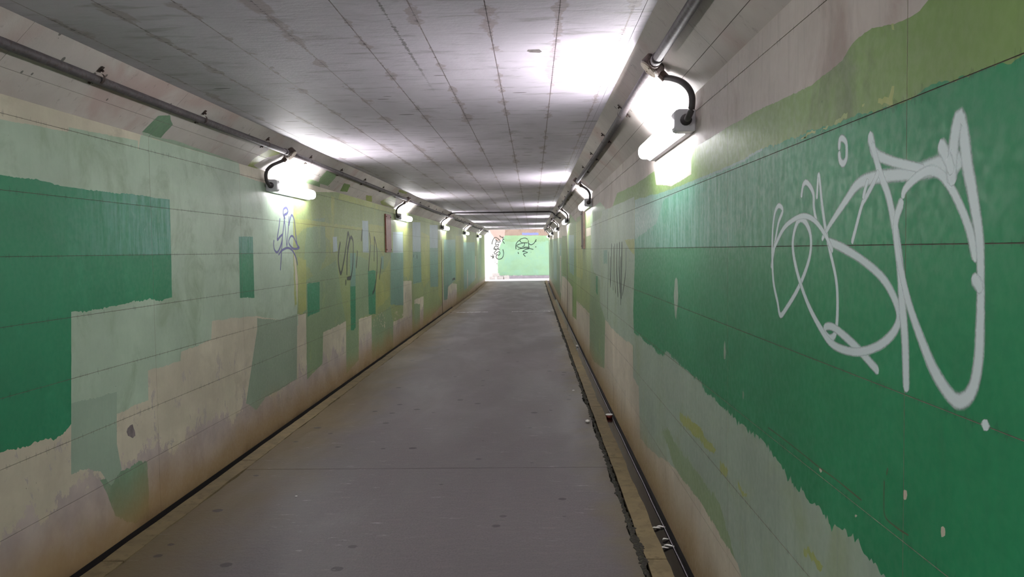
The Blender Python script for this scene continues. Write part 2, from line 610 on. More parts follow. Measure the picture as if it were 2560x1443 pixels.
def ceiling():
    bm = bmesh.new()
    box(bm, (XL - .3, Y0, ZC + PROUD), (XR + .3, Y1, ZC + .45))
    back = obj('ceiling', bm, MAT['joint'])
    tag(back, kind='structure')
    last = [j for j in JY_L if j <= PANEL_END][-1]
    m = MAT['ceiling']
    bm = bmesh.new()
    box(bm, (CXL, last + G, ZC), (CXR, Y1, ZC + PROUD))
    obj('ceiling_body', bm, m, back)
    bm = bmesh.new()
    box(bm, (CXL, Y0, ZC), (CXR, JY_L[0] - G, ZC + PROUD))
    obj('ceiling_body', bm, m, back)
    for k in range(len(CEIL_X) - 1):
        w = CEIL_X[k + 1] - CEIL_X[k]
        me = joint_box_mesh('panel', (0 if k == 0 else G, G, 0), (w - (0 if k == len(CEIL_X) - 2 else G), 1.5 - G, PROUD), m)
        for j in JY_L:
            if j >= last - .01:
                break
            put('panel', me, back, (CEIL_X[k], j, ZC))
    return back


WALL = {'L': wall('wall_left', 'L'), 'R': wall('wall_right', 'R'),
        'CL': haunch('wall_left_haunch', 'L'), 'CR': haunch('wall_right_haunch', 'R'),
        'T': ceiling()}


def floor_z(y):
    if y < 27:
        return 0.0
    u = min(1, (y - 27) / (Y1 - 27))
    return ZOUT * u * u


def strip(bm, x0, x1, ys, thick=.09, dz=0.0, wob0=0.0, wob1=0.0, nx=2):
    """a slab that follows the floor's rise"""
    top, bot = [], []
    for y in ys:
        a = x0 + (noise.noise((y * 3.1, 1.7, 0)) * wob0 + noise.noise((y * 11, 5.7, 0)) * wob0 * .5 if wob0 else 0)
        b = x1 + (noise.noise((y * 2.3, 9.7, 0)) * wob1 + noise.noise((y * 13, 3.7, 0)) * wob1 * .5 if wob1 else 0)
        z = floor_z(y) + dz
        top.append([bm.verts.new((a + (b - a) * i / (nx - 1), y, z)) for i in range(nx)])
        bot.append([bm.verts.new((a + (b - a) * i / (nx - 1), y, z - thick)) for i in range(nx)])
    n = len(ys)
    for k in range(n - 1):
        for i in range(nx - 1):
            bm.faces.new((top[k][i], top[k][i + 1], top[k + 1][i + 1], top[k + 1][i]))
            bm.faces.new((bot[k][i], bot[k + 1][i], bot[k + 1][i + 1], bot[k][i + 1]))
        bm.faces.new((top[k][0], top[k + 1][0], bot[k + 1][0], bot[k][0]))
        bm.faces.new((top[k][-1], bot[k][-1], bot[k + 1][-1], top[k + 1][-1]))
    for r in (0, n - 1):
        bm.faces.new(top[r] + bot[r][::-1])
    bmesh.ops.recalc_face_normals(bm, faces=bm.faces)
    return bm


def frange(a, b, st):
    n = max(1, int(round((b - a) / st)))
    return [a + (b - a) * k / n for k in range(n + 1)]


bm = bmesh.new()
strip(bm, XL - .3, XR + .3, frange(Y0, Y1, 1.0), .15, dz=-.125)
FLOOR = obj('floor', bm, MAT['gutter'])
tag(FLOOR, kind='structure')
FX0, FX1 = -2.085, .512
cuts = [Y0, 5.80, 20.6, Y1]
for k in range(3):
    a, b = cuts[k] + (.004 if k else 0), cuts[k + 1] - (.004 if k < 2 else 0)
    bm = bmesh.new()
    strip(bm, FX0, FX1, frange(a, b, .06 if k < 2 else .3), .12, wob0=.018, wob1=.030)
    o = obj('paving_slab', bm, MAT['floor'], FLOOR)
# kerb strips, cast in lengths, beside the two drains
for side, (x0, x1) in (('L', (-2.203, -2.088)), ('R', (.546, .648))):
    y = .05 - 2.0
    kz = []
    while y < Y1 - .01:
        e = min(y + 2.0, Y1)
        if y < 21:
            bm = bmesh.new()
            strip(bm, x0, x1, frange(y + .004, e - .004, .1), .12, dz=.003, wob0=.006, wob1=.012)
            obj('kerb_segment', bm, MAT['kerb'], FLOOR)
        else:
            bm = bmesh.new()
            strip(bm, x0, x1, frange(y + .004, Y1, .5), .12, dz=.003)
            obj('kerb_segment', bm, MAT['kerb'], FLOOR)
            break
        y = e
    bm = bmesh.new()
    strip(bm, x0, x1, frange(Y0, -1.955, 1), .12, dz=.003)
    obj('kerb_segment', bm, MAT['kerb'], FLOOR)
# black moss in the seam between paving and the right kerb, ragged
bm = bmesh.new()
y = 1.5
while y < 32:
    st = .02 + y * .0025
    w = .5 + .5 * noise.noise((y * 1.3, 4, 0)) + .4 * noise.noise((y * 9, 8, 0))
    w = max(.15, w)
    wd = .030 * w + .018 * random.random() * w
    cx = .530 - .012 * random.random()
    hx, hy = wd, st * .9
    ring = []
    nn = 7
    for q in range(nn):
        a = q * 2 * PI / nn
        rr = .7 + .5 * random.random()
        ring.append(bm.verts.new((cx + math.cos(a) * hx * rr * .8, y + math.sin(a) * hy * rr, floor_z(y) + .0035)))
    c = bm.verts.new((cx, y, floor_z(y) + .009 + .004 * random.random()))
    low = [bm.verts.new((v.co.x, v.co.y, v.co.z - .03)) for v in ring]
    for q in range(nn):
        bm.faces.new((c, ring[q], ring[(q + 1) % nn]))
        bm.faces.new((ring[q], low[q], low[(q + 1) % nn], ring[(q + 1) % nn]))
    y += st
mo = obj('seam_moss', bm, MAT['moss'])
tag(mo, 'ragged black moss filling the seam between paving and right kerb', 'moss', kind='stuff')

bm = bmesh.new()
strip(bm, .650, XR - .001, frange(Y0 + .1, 26, 1.0), .03, dz=-.036)
wa = obj('drain_water', bm, MAT['water'])
tag(wa, 'dark still water standing in the right hand drain', 'water', kind='stuff')
# thin bright line along the drain at the wall's foot, built as a slim tube
bm = bmesh.new()
ys = frange(1.5, 34, .12)
tube(bm, [(.722 + .004 * noise.noise((y * 2.1, 0, 0)), y, floor_z(y) - .028 + .003 * noise.noise((y * 5, 3, 0))) for y in ys], .0022, 6)
cb = obj('drain_bright_line', bm, MAT['pale_line'], smooth=True)
tag(cb, 'thin pale line in the right drain along the wall foot', 'cable')


# ------------------------------------------------------------------ paint
LAYER = {}


def edge_pts(poly, plane, jag, vert_jag, fine=1.0):
    out = []
    n = len(poly)
    for i in range(n):
        a, b = poly[i], poly[(i + 1) % n]
        dx, dy = b[0] - a[0], b[1] - a[1]
        L = math.hypot(dx, dy)
        dist = max(2.0, min(abs(a[0]), abs(b[0]))) if plane not in ('E', 'T') else 12
        st = max(.010, .0028 * dist) * fine
        k = max(1, int(L / st))
        k = min(k, 420)
        horiz = abs(dx) > abs(dy) * .8
        for q in range(k):
            u = q / k
            x, y = a[0] + dx * u, a[1] + dy * u
            taper = min(1, 4 * min(u, 1 - u))
            if horiz:
                j = noise.noise((x * 42, y * 3, 2.1)) * .5 + noise.noise((x * 120, y * 3, 7.1)) * .55 + noise.noise((x * 6, 1, 3.3)) * .8
                y += j * jag * taper * (.35 if (y > 1.5 and plane in 'LR') else 1)
            else:
                j = noise.noise((y * 9, x * 3, 4.1)) * .7 + noise.noise((y * 40, x * 3, 6.1)) * .3
                x += j * vert_jag * taper
            out.append((x, y))
    return out


def paint(plane, pts, mat, layer=1, jag=.012, vj=.005, name='paint_patch', label=None, clip=None):
    pl = PL[plane]
    poly = [pl.px(q) for q in pts]
    if plane in ('L', 'R'):
        poly = [(a, min(max(b, .004), ZW - .001)) for a, b in poly]
    if plane in ('CL', 'CR'):
        poly = [(a, min(max(b, .001), HLEN - .001)) for a, b in poly]
    ep = edge_pts(poly, plane, jag, vj)
    if plane in ('L', 'R'):
        ep = [(a, min(max(b, .003), ZW - .0005)) for a, b in ep]
    if plane in ('CL', 'CR'):
        ep = [(a, min(max(b, .0005), HLEN - .0005)) for a, b in ep]
    key = (plane, layer)
    LAYER[key] = LAYER.get(key, 0) + 1
    off = .00006 * layer + .000003 * (LAYER[key] % 12)
    # tessellate in 2D, then cut along the board joints so that the grooves stay open
    from mathutils.geometry import tessellate_polygon
    v3 = [Vector((a, b, 0)) for a, b in ep]
    tris = tessellate_polygon([v3])
    bm = bmesh.new()
    vs = [bm.verts.new(v) for v in v3]
    for tr in tris:
        try:
            bm.faces.new([vs[i] for i in tr])
        except ValueError:
            pass
    lo = min(a for a, b in ep), min(b for a, b in ep)
    hi = max(a for a, b in ep), max(b for a, b in ep)
    for axis, js in ((0, pl.js), (1, pl.jt)):
        no = Vector((1, 0, 0)) if axis == 0 else Vector((0, 1, 0))
        for j in js:
            if not (lo[axis] < j < hi[axis]) or (plane in 'LRCLCR' and lo[0] > PANEL_END):
                continue
            for e in (-G, G):
                bmesh.ops.bisect_plane(bm, geom=bm.verts[:] + bm.edges[:] + bm.faces[:], dist=1e-6, plane_co=no * (j + e), plane_no=no)
            kill = [f for f in bm.faces if abs(f.calc_center_median()[axis] - j) < G * .95]
            bmesh.ops.delete(bm, geom=kill, context='FACES')
    for v in bm.verts:
        v.co = pl.at(v.co.x, v.co.y, off)
    for f in bm.faces:
        f.normal_update()
        if f.normal.dot(pl.n) < 0:
            f.normal_flip()
    root = {'L': 'L', 'R': 'R', 'CL': 'CL', 'CR': 'CR', 'T': 'T', 'E': 'E'}[plane]
    o = obj(name, bm, MAT[mat], WALL[root])
    if label:
        o['label'] = label
    return o


def spray(plane, strokes, mat, width, name='graffiti', label=None, off0=.00032, px=True, soft=.55):
    """each stroke: a list of points, or (points, width); one ribbon mesh with a soft-edged coverage attribute"""
    pl = PL[plane]
    bm = bmesh.new()
    cov = bm.verts.layers.float.new('cover')
    for si, s in enumerate(strokes):
        w0 = w1 = width
        if isinstance(s, tuple) and isinstance(s[0], list):
            if len(s) == 2:
                s, w0 = s
                w1 = w0
            else:
                s, w0, w1 = s
        pts = [Vector((*(pl.px(q)), 0)) for q in s]
        if len(pts) == 1:
            pts.append(pts[0] + Vector((.0, -.02, 0)))
        path = smooth_path(pts, 9) if len(pts) > 2 else [pts[0].lerp(pts[1], k / 6) for k in range(7)]
        ln = [0.0]
        for k in range(1, len(path)):
            ln.append(ln[-1] + (path[k] - path[k - 1]).length)
        tot = max(ln[-1], 1e-5)
        step = max(.004, .45 * min(w0, w1))
        m_ = max(6, min(400, int(tot / step)))
        fine, q_ = [], 0
        for k in range(m_ + 1):
            t_ = tot * k / m_
            while q_ < len(path) - 2 and ln[q_ + 1] < t_:
                q_ += 1
            fine.append(path[q_].lerp(path[q_ + 1], (t_ - ln[q_]) / max(1e-7, ln[q_ + 1] - ln[q_])))
        path = fine
        n = len(path)
        prev = None
        for k, p in enumerate(path):
            d = path[min(k + 1, n - 1)] - path[max(k - 1, 0)]
            if d.length < 1e-7:
                d = Vector((1, 0, 0))
            d.normalize()
            nrm = Vector((-d.y, d.x, 0))
            u = k / (n - 1)
            w = .88 * (w0 + (w1 - w0) * u) * (.92 + .25 * noise.noise((p.x * 5, p.y * 5, si)))
            off = off0 + .000004 * si + .00001 * u
            endd = min(u, 1 - u) * tot / max(w, 1e-5)
            w *= max(.12, min(1, endd)) ** .5
            row = []
            for e, c in ((-1.45, 0), (-.5, .95), (.5, .95), (1.45, 0)):
                q = p + nrm * w * e
                endf = 1 if 0 < k < n - 1 else .0
                v = bm.verts.new(pl.at(q.x, q.y, off))
                v[cov] = c * endf
                row.append(v)
            if prev:
                for i in range(3):
                    bm.faces.new((prev[i], prev[i + 1], row[i + 1], row[i]))
            prev = row
    o = obj(name, bm, MAT[mat], WALL[plane])
    if label:
        o['label'] = label
    return o

# ---- left wall, nearest first
W = 'w'
paint('L', [(W, .9, 2.16), (0, 298), (170, 330), (172, 318), (345, 352), (345, 378), (352, 330), (430, 350), (520, 380), (597, 407), (600, 438), (733, 480),
            (733, 620), (745, 775), (745, 815), (700, 800), (643, 790), (530, 803), (528, 849), (453, 880), (451, 903), (370, 927), (371, 1001), (292, 1035),
            (292, 1110), (304, 1174), (278, 1215), (252, 1179), (221, 1171), (178, 1187), (178, 1060), (W, .9, .8)],
      'mint', 1, .014, .006, label='pale mint paint with a stepped lower edge')
paint('L', [(643, 795), (700, 800), (743, 785), (742, 947), (700, 975), (664, 993), (640, 1025), (615, 1009), (618, 988), (643, 824)], 'mint_deep', 2, .014, .005,
      label='deeper green square of paint with a slanted edge')
paint('L', [(178, 1009), (292, 980), (292, 1110), (304, 1174), (278, 1215), (252, 1179), (221, 1171), (178, 1187)], 'mint_low', 2, .016, .004)
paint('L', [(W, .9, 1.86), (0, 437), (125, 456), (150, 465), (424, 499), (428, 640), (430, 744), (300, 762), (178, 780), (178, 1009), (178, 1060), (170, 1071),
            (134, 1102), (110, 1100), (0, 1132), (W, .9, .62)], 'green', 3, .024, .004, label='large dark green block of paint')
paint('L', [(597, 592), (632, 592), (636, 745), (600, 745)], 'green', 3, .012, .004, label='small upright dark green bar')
paint('L', [(300, 1178), (368, 1153), (371, 1200), (372, 1297), (340, 1310), (288, 1290), (270, 1240), (250, 1200)], 'dark_mint', 1, .03, .02, label='smeared green paint near the floor')
# olive and sage stretch beyond the first lamp
paint('L', [(733, 480), (W, 9.5, ZW), (W, 12.0, ZW), (W, 20.15, ZW), (W, 20.25, .22), (1059, 860), (1059, 741), (1036, 750), (1036, 850), (1031, 831), (1029, 702), (1008, 703),
            (1008, 793), (983, 805), (983, 880), (930, 900), (929, 788), (897, 798), (897, 900), (866, 935), (865, 803), (808, 831), (806, 910), (768, 949), (765, 783),
            (743, 786), (745, 700), (733, 600)], 'olive', 1, .014, .008, label='olive green paint')
paint('L', [(745, 690), (768, 700), (840, 650), (860, 780), (865, 803), (808, 831), (806, 910), (768, 949), (765, 783), (745, 780)], 'sage', 2, .02, .02)
paint('L', [(768, 552), (812, 545), (815, 640), (790, 700), (760, 660)], 'sage', 2, .05, .03)
paint('L', [(890, 640), (920, 650), (930, 780), (897, 798), (889, 820)], 'sage', 2, .03, .02)
paint('L', [(930, 800), (976, 765), (983, 805), (983, 880), (930, 900)], 'sage', 2, .02, .01)
paint('L', [(1036, 760), (1036, 850), (1050, 842), (1050, 760)], 'sage', 2, .02, .01)
paint('L', [(866, 935), (866, 830), (895, 810), (896, 900)], 'sage', 2, .02, .01)
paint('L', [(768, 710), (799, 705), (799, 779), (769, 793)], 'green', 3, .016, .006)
paint('L', [(832, 592), (842, 592), (844, 628), (833, 630)], 'ice', 3, .02, .01)
paint('L', [(875, 633), (889, 633), (889, 720), (876, 720)], 'teal', 3, .004, .006)
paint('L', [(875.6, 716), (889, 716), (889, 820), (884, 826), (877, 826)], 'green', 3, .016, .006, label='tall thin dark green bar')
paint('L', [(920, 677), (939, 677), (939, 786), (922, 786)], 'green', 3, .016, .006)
paint('L', [(905.6, 552), (920, 552), (922, 632), (907, 631)], 'ice', 3, .012, .006, label='pale ice blue bar')
paint('L', [(952, 640), (959, 640), (959, 672), (953, 672)], 'teal', 3, .02, .01)
paint('L', [(982.5, 580), (1007, 580), (1008, 660), (982.5, 660)], 'ice', 3, .012, .006)
paint('L', [(977, 632), (1008, 632), (1008.5, 763.5), (976, 762)], 'teal', 4, .02, .006, label='wide grey teal bar below the second lamp')
paint('L', [(1031, 555.6), (1051, 556), (1052, 640), (1032, 640)], 'ice', 3, .012, .006)
paint('L', [(1032, 630), (1052, 630), (1053.5, 706), (1032.7, 710)], 'teal', 4, .02, .006)
paint('L', [(1074, 562.6), (1094.4, 562.6), (1094.4, 630), (1075, 630)], 'ice', 3, .012, .006)
paint('L', [(1074.6, 620), (1094.6, 620), (1095, 716.7), (1076, 718)], 'teal', 4, .02, .006)
# the stretch behind the expansion joint
paint('L', [(W, 20.4, ZW), (W, 24, ZW), (W, 38.4, ZW), (W, 38.4, .20), (W, 33, .22), (1142, 760), (1142, 710), (1130, 708), (1120, 718), (1119, 748), (1109.5, 751)], 'olive', 1, .014, .01)
paint('L', [(1110, 599), (1138, 599), (1139, 699), (1130, 708), (1120, 718), (1119, 748), (1110, 751)], 'teal', 3, .02, .02, label='broad teal block beyond the expansion joint')
paint('L', [(1158, 606), (1187, 606), (1187, 700), (1160, 727)], 'teal', 3, .02, .03)
paint('L', [(1168, 675), (1170, 675), (1170, 722), (1168, 723)], 'cream', 4, .01, .02)
paint('L', [(1188, 640), (1190, 640), (1190, 695), (1188, 697)], 'cream', 4, .01, .02)
paint('L', [(1195, 590), (1203, 590), (1203, 690), (1195, 705)], 'sage', 3, .01, .02)
# yellow edges left over from an older coat
for seg in ([(733, 495), (741, 497), (740, 560), (735, 640), (742, 760), (737, 770), (733, 640)],
            [(735, 545), (790, 553), (850, 562), (905, 570), (905, 577), (850, 571), (800, 566), (760, 572), (740, 590)],
            [(828, 490), (836, 492), (835, 585), (829, 640), (824, 600), (829, 560)],
            [(780, 558), (832, 560), (832, 590), (822, 600), (800, 575)],
            [(850, 480), (910, 500), (960, 515), (1010, 528), (1010, 540), (960, 528), (900, 512), (845, 498)],
            [(921, 560), (960, 566), (960, 640), (945, 620), (925, 610)],
            [(939, 690), (960, 680), (974, 650), (974, 740), (955, 762), (940, 776)],
            [(1009, 570), (1030, 570), (1031, 640), (1022, 700), (1009, 690)],
            [(1053, 580), (1073, 590), (1074, 700), (1060, 720), (1054, 700)],
            [(1096, 600), (1106, 600), (1106, 760), (1096, 740)],
            [(1140, 590), (1152, 590), (1152, 700), (1141, 705)],
            [(745, 640), (765, 650), (766, 775), (746, 782)]):
    paint('L', seg, 'yellow', 2, .05, .035)
# chamfer above the left wall: mint fold, yellow green sweep round the first lamp
paint('CL', [(355, 330), (395, 290), (425, 288), (432, 312), (402, 345)], 'dark_mint', 1, .006, .01, label='green paint lapping onto the haunch')
paint('CL', [(352, 330), (402, 345), (440, 352), (520, 380), (597, 407), (590, 410), (430, 362), (352, 345)], 'mint', 1, .004, .01)
paint('CL', [(676, 372), (694, 366), (700, 384), (668, 394), (634, 413), (634, 444), (618, 438), (618, 416), (636, 395)], 'yellow', 1, .006, .008, label='yellow green sweep of paint under the conduit')
paint('CL', [(700, 430), (760, 444), (800, 456), (798, 470), (740, 458), (700, 446)], 'sage', 1, .008, .01)
paint('CL', [(820, 424), (845, 428), (838, 445), (820, 465), (796, 458), (800, 445)], 'sage', 1, .006, .01)
paint('CL', [(860, 458), (876, 462), (868, 480), (850, 478)], 'oliveR', 1, .006, .01)
paint('CL', [(915, 488), (930, 490), (930, 505), (915, 502)], 'yellow', 1, .01, .02)
paint('CL', [(950, 504), (985, 486), (990, 500), (985, 520), (955, 512)], 'yellow', 1, .01, .02)
paint('CL', [(998, 474), (1018, 480), (1016, 486), (996, 480)], 'yellow', 1, .006, .01)

# ---- right wall
paint('R', [(W, .9, 1.75), (W, 17.9, 1.75), (W, 17.9, ZW), (W, .9, ZW)], 'barewall', .4, .0, .0, label='bare stained concrete above the paint')
paint('R', [(W, .9, 2.16), (W, 1.1, 2.13), (2321, 0), (2293, 32), (2237, 60), (2180, 70), (2135, 105), (2106, 151), (2029, 214), (1959, 246), (1885, 281), (1822, 316),
            (1760, 355), (1735, 372), (1728, 400), (1728, 436), (1678, 466), (1640, 462), (1636, 428), (1588, 462), (1543, 483), (1530, 520), (1500, 545), (1500, 700), (1512, 780),
            (1513, 800), (1582, 864), (1583, 945), (1597, 967), (1600, 1097), (1630, 1129), (1688, 1171), (1758, 1265), (1844, 1409), (W, 2.6, .22), (W, .9, .2)],
      'oliveR', 1, .016, .006, label='moss green band of paint above the dark green')
paint('R', [(1587, 700), (W, .9, 1.4), (W, .9, .2), (W, 2.6, .22), (1844, 1409), (1758, 1265), (1688, 1171), (1630, 1129), (1600, 1097), (1597, 967), (1583, 945), (1583, 864),
            (1540, 832), (1513, 800), (1500, 760), (1497, 560), (1506, 528), (1586, 492)],
      'mintR', 2, .016, .006, label='grey mint paint below the dark green')
paint('R', [(W, .9, 1.80), (2560, 137), (2479, 165), (2328, 211), (2258, 257), (2117, 299), (2050, 322), (1966, 350), (1906, 373), (1829, 415), (1744, 450), (1660, 480), (1587, 500),
            (1587, 650), (1583, 777), (1585, 833), (1616, 857), (1658, 892), (1668, 879), (1724, 931), (1802, 1016), (1860, 1062), (1907, 1101), (1946, 1154),
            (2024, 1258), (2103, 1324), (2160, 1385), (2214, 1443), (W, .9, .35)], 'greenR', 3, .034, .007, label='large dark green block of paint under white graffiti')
paint('R', [(1587, 500), (1660, 480), (1744, 447), (1829, 412), (1906, 370), (1906, 376), (1829, 418), (1744, 454), (1660, 500), (1640, 560), (1587, 600)], 'teal', 4, .02, .01)
# old yellow coat showing
for seg in ([(2230, 215), (2236, 215), (2232, 262), (2195, 258), (2196, 246), (2222, 244)],
            [(2090, 300), (2119, 281), (2118, 295), (2085, 312)],
            [(2055, 325), (2072, 314), (2068, 322), (2050, 334)],
            [(2005, 345), (2040, 326), (2038, 334), (2000, 350)],
            [(2155, 262), (2162, 258), (2160, 266), (2155, 268)],
            [(2228, 60), (2234, 58), (2236, 75), (2230, 74)],
            [(1700, 1030), (1740, 1060), (1790, 1125), (1785, 1135), (1735, 1090), (1700, 1050)],
            [(1800, 1150), (1822, 1180), (1815, 1195), (1800, 1175)],
            [(1845, 1200), (1868, 1235), (1862, 1240), (1845, 1215)],
            [(2010, 1370), (2060, 1420), (2050, 1430), (2010, 1390)],
            [(1562, 600), (1586, 598), (1586, 640), (1572, 622)],
            [(1440, 560), (1456, 545), (1457, 700), (1441, 690)]):
    paint('R', seg, 'yellow', 3.3, .03, .02)
paint('R', [(1655, 1080), (1672, 1075), (1690, 1110), (1750, 1190), (1800, 1260), (1838, 1400), (1758, 1265), (1688, 1171)], 'mint_olive', 2.6, .03, .02)
# teal and sage columns further on
paint('R', [(1474, 525), (1500, 505), (1513, 520), (1513, 800), (1511, 922), (1485, 905), (1474, 881), (1474, 784), (1441, 751), (1441, 560)], 'sage', 1, .02, .015)
paint('R', [(1441, 545), (1460, 535), (1474, 525), (1478, 600), (1474, 784), (1458, 765), (1441, 751)], 'olive', 2, .02, .02)
paint('R', [(1478, 560), (1500, 545), (1500, 700), (1484, 680), (1478, 640)], 'mintR', 2.6, .03, .02)
paint('R', [(1509, 626), (1518, 626), (1518, 660), (1509, 660)], 'teal', 3, .02, .01)
paint('R', [(1465, 571), (1477, 569), (1477, 588), (1465, 592)], 'creamR', 3, .01, .01, label='square of cream paint beside the narrow board')
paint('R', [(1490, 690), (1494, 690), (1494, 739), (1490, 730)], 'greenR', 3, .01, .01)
paint('R', [(W, 16.3, ZW), (W, 14.0, 2.0), (1441, 590), (1441, 800), (1431, 790), (1431, 718), (1421, 704), (1418, 700), (1418, 590)], 'oliveR', 1, .02, .02)
paint('R', [(1421, 588), (1435, 588), (1435, 690), (1424, 680)], 'teal', 3, .02, .02, label='teal block by the expansion joint on the right wall')
paint('R', [(1417, 595), (1417, 700), (1413, 694), (1405, 690), (1402, 760), (1396, 740), (W, 38.4, .3), (W, 38.4, 2.0), (1397, 595)], 'sage', 1, .02, .03)
paint('R', [(1383, 602), (1392, 602), (1392, 702), (1384, 695)], 'teal', 3, .02, .03)
paint('R', [(1399, 610), (1403, 610), (1403, 720), (1399, 710)], 'teal', 3, .02, .03)
paint('R', [(1400, 640), (1402.5, 640), (1402.5, 735), (1400, 728)], 'creamR', 3.6, .02, .02)
paint('R', [(1405.5, 590), (1416.5, 590), (1416.5, 690), (1406, 690)], 'oliveR', 3, .02, .03)
# flakes where the paint came off in white specks
for k in range(34):
    x, y = (random.uniform(932, 962), random.uniform(778, 822)) if k < 24 else (random.uniform(984, 1007), random.uniform(780, 800))
    a, b = random.uniform(.5, 1.2), random.uniform(1.2, 4.5)
    paint('L', [(x - a, y), (x, y - b), (x + a, y - b * .3), (x + a * .4, y + b)], 'cream', 5, .002, .002, name='paint_flake')
# chips in the dark green
for (x, y, a, b) in ((2262, 1238, 6, 14), (2358, 1330, 6, 16), (2052, 1176, 4, 6), (2140, 1290, 3, 4), (1858, 990, 2, 12), (1812, 880, 3, 30), (1690, 740, 5, 60)):
    ring = [(x + a * math.cos(k * PI / 4) * random.uniform(.6, 1.2), y + b * math.sin(k * PI / 4) * random.uniform(.6, 1.2)) for k in range(8)]
    paint('R', ring, 'mintR' if y < 1000 else 'creamR', 3.4, .004, .003, name='paint_chip')
for (x, y, a, b) in ((328, 1080, 11, 17),):
    ring = [(x + a * math.cos(k * PI / 5) * random.uniform(.7, 1.2), y + b * math.sin(k * PI / 5) * random.uniform(.7, 1.2)) for k in range(10)]
    paint('L', ring, 'spall', 2, .004, .004, name='spalled_patch')
ring = [(1317, 128), (1320, 124), (1348, 123), (1355, 129), (1349, 132), (1325, 131)]
paint('T', ring, 'spall', 1, .002, .002, name='spalled_patch')

# ------------------------------------------------------------------ graffiti
A = [
    ([(2098, 378), (2100, 350), (2108, 347), (2116, 360), (2116, 395), (2108, 409), (2100, 400), (2098, 375)], .010),
    [(2003, 496), (2008, 464), (2018, 457), (2033, 482), (2035, 520), (2042, 559)],
    ([(2042, 500), (2047, 436), (2054, 499), (2062, 560), (2073, 618), (2090, 696), (2094, 761), (2090, 827), (2077, 846), (2063, 834), (2064, 818), (2080, 817),
      (2103, 833), (2142, 869), (2198, 931)], .0085, .014),
    ([(1928, 673), (1936, 618), (1946, 559), (1957, 526), (1946, 515), (1936, 539), (1931, 598), (1933, 696), (1944, 755), (1951, 788), (1966, 771), (1998, 716), (2024, 644),
      (2026, 585), (2008, 549), (1992, 559), (1982, 611), (1992, 676), (2018, 755), (2051, 820), (2083, 862), (2136, 880), (2188, 869), (2227, 840), (2247, 801), (2240, 755),
      (2207, 696), (2155, 650), (2103, 618), (2066, 602)], .010, .013),
    [(1936, 618), (1959, 572), (1985, 549), (2011, 540), (2037, 552), (2062, 585), (2074, 610), (2083, 631)],
    ([(2054, 601), (2077, 559), (2116, 500), (2145, 461), (2187, 444), (2275, 434), (2310, 425), (2363, 410), (2409, 403)], .010, .021),
    ([(2173, 330), (2179, 355), (2187, 383), (2223, 401), (2263, 412), (2312, 423)], .018, .009),
    ([(2179, 355), (2190, 395), (2198, 425), (2208, 453), (2223, 497), (2240, 585), (2250, 663), (2256, 761), (2263, 859), (2266, 984)], .013, .018),
    [(2198, 425), (2184, 457), (2166, 492), (2155, 513), (2140, 570), (2129, 611)],
    ([(2171, 446), (2164, 470), (2157, 500)], .008),
    ([(2256, 500), (2262, 475), (2290, 445), (2321, 427), (2346, 432), (2367, 453), (2394, 500), (2423, 572), (2443, 657)], .012, .014),
    ([(2258, 495), (2240, 552), (2242, 610), (2253, 676), (2273, 761), (2305, 853), (2338, 931), (2377, 990), (2403, 1003), (2430, 977), (2446, 905), (2451, 800), (2452, 696),
      (2449, 598), (2433, 492), (2419, 415), (2409, 334), (2400, 292), (2391, 316), (2384, 369), (2379, 422), (2383, 468)], .015, .018),
    ([(2346, 355), (2360, 376), (2374, 408), (2380, 440)], .020, .014),
    ([(2433, 680), (2438, 700), (2448, 715), (2452, 738)], .017),
    ([(2463, 1046), (2464, 1062), (2465, 1080)], .017),
]
spray('R', A, 'white_spray', .0095, off0=.00024, label='large looping white spray paint tag')
B = [
    [(700, 545), (697, 570), (693, 599), (700, 592), (706, 588), (704, 606), (698, 624), (692, 631), (686, 624), (684, 612), (685, 599)],
    [(713, 548), (708, 535), (709, 523), (716, 520), (720, 528), (716, 535), (711, 538), (710, 552)],
    [(711, 549), (708, 575), (705, 600)],
    [(711, 549), (714, 580), (717, 615), (720, 580), (723, 540)],
    [(722, 565), (726, 545), (730, 538), (736, 553), (739, 585), (743, 612), (748, 620), (734, 622), (724, 612), (722, 602), (727, 591), (733, 592), (739, 604), (745, 618)],
    [(696, 638), (704, 627), (719, 620), (731, 627), (740, 645), (744, 664)],
    [(706, 596), (703, 640), (701, 677)],
]
spray('L', B, 'purple_spray', .012, label='small purple marker tag with a looped top')
Cc = [
    [(851, 604), (847, 630), (846, 655), (852, 684), (860, 650), (866, 610), (870, 583), (873, 600), (868, 640), (867, 690)],
    [(868, 625), (875, 598), (879, 594), (883, 610), (882, 660), (878, 690), (874, 698)],
    [(867, 697), (877, 695)], [(865, 698), (864, 715)],
    [(893, 625), (893, 640), (890, 672)],
    [(906, 572), (903, 604)], [(923, 580), (926, 610), (923, 650), (921, 680)],
    [(935, 590), (936, 610), (935, 655)], [(936, 592), (942, 625), (942, 680), (937, 720), (931, 735)],
    [(954, 645), (951, 675), (948, 700)],
]
spray('L', Cc, 'black_spray', .026, label='loose black spray scrawl between the painted bars')
D = [([(x, a), (x - 1, (a + b) / 2), (x + dx, b)], w * 1.9) for x, a, b, dx, w in (
    (1529, 607, 720, -3, .016), (1537, 608, 735, 2, .012), (1543, 606, 745, 2, .018), (1549, 603, 735, 2, .018), (1555, 602, 750, -2, .018), (1534, 615, 728, -1, .012),
    (1521, 628, 800, -2, .010), (1565, 620, 740, -9, .008), (1526, 640, 715, 0, .010), (1552, 640, 765, 0, .012))]
spray('R', D, 'black_spray', .012, label='bundle of upright black spray strokes')
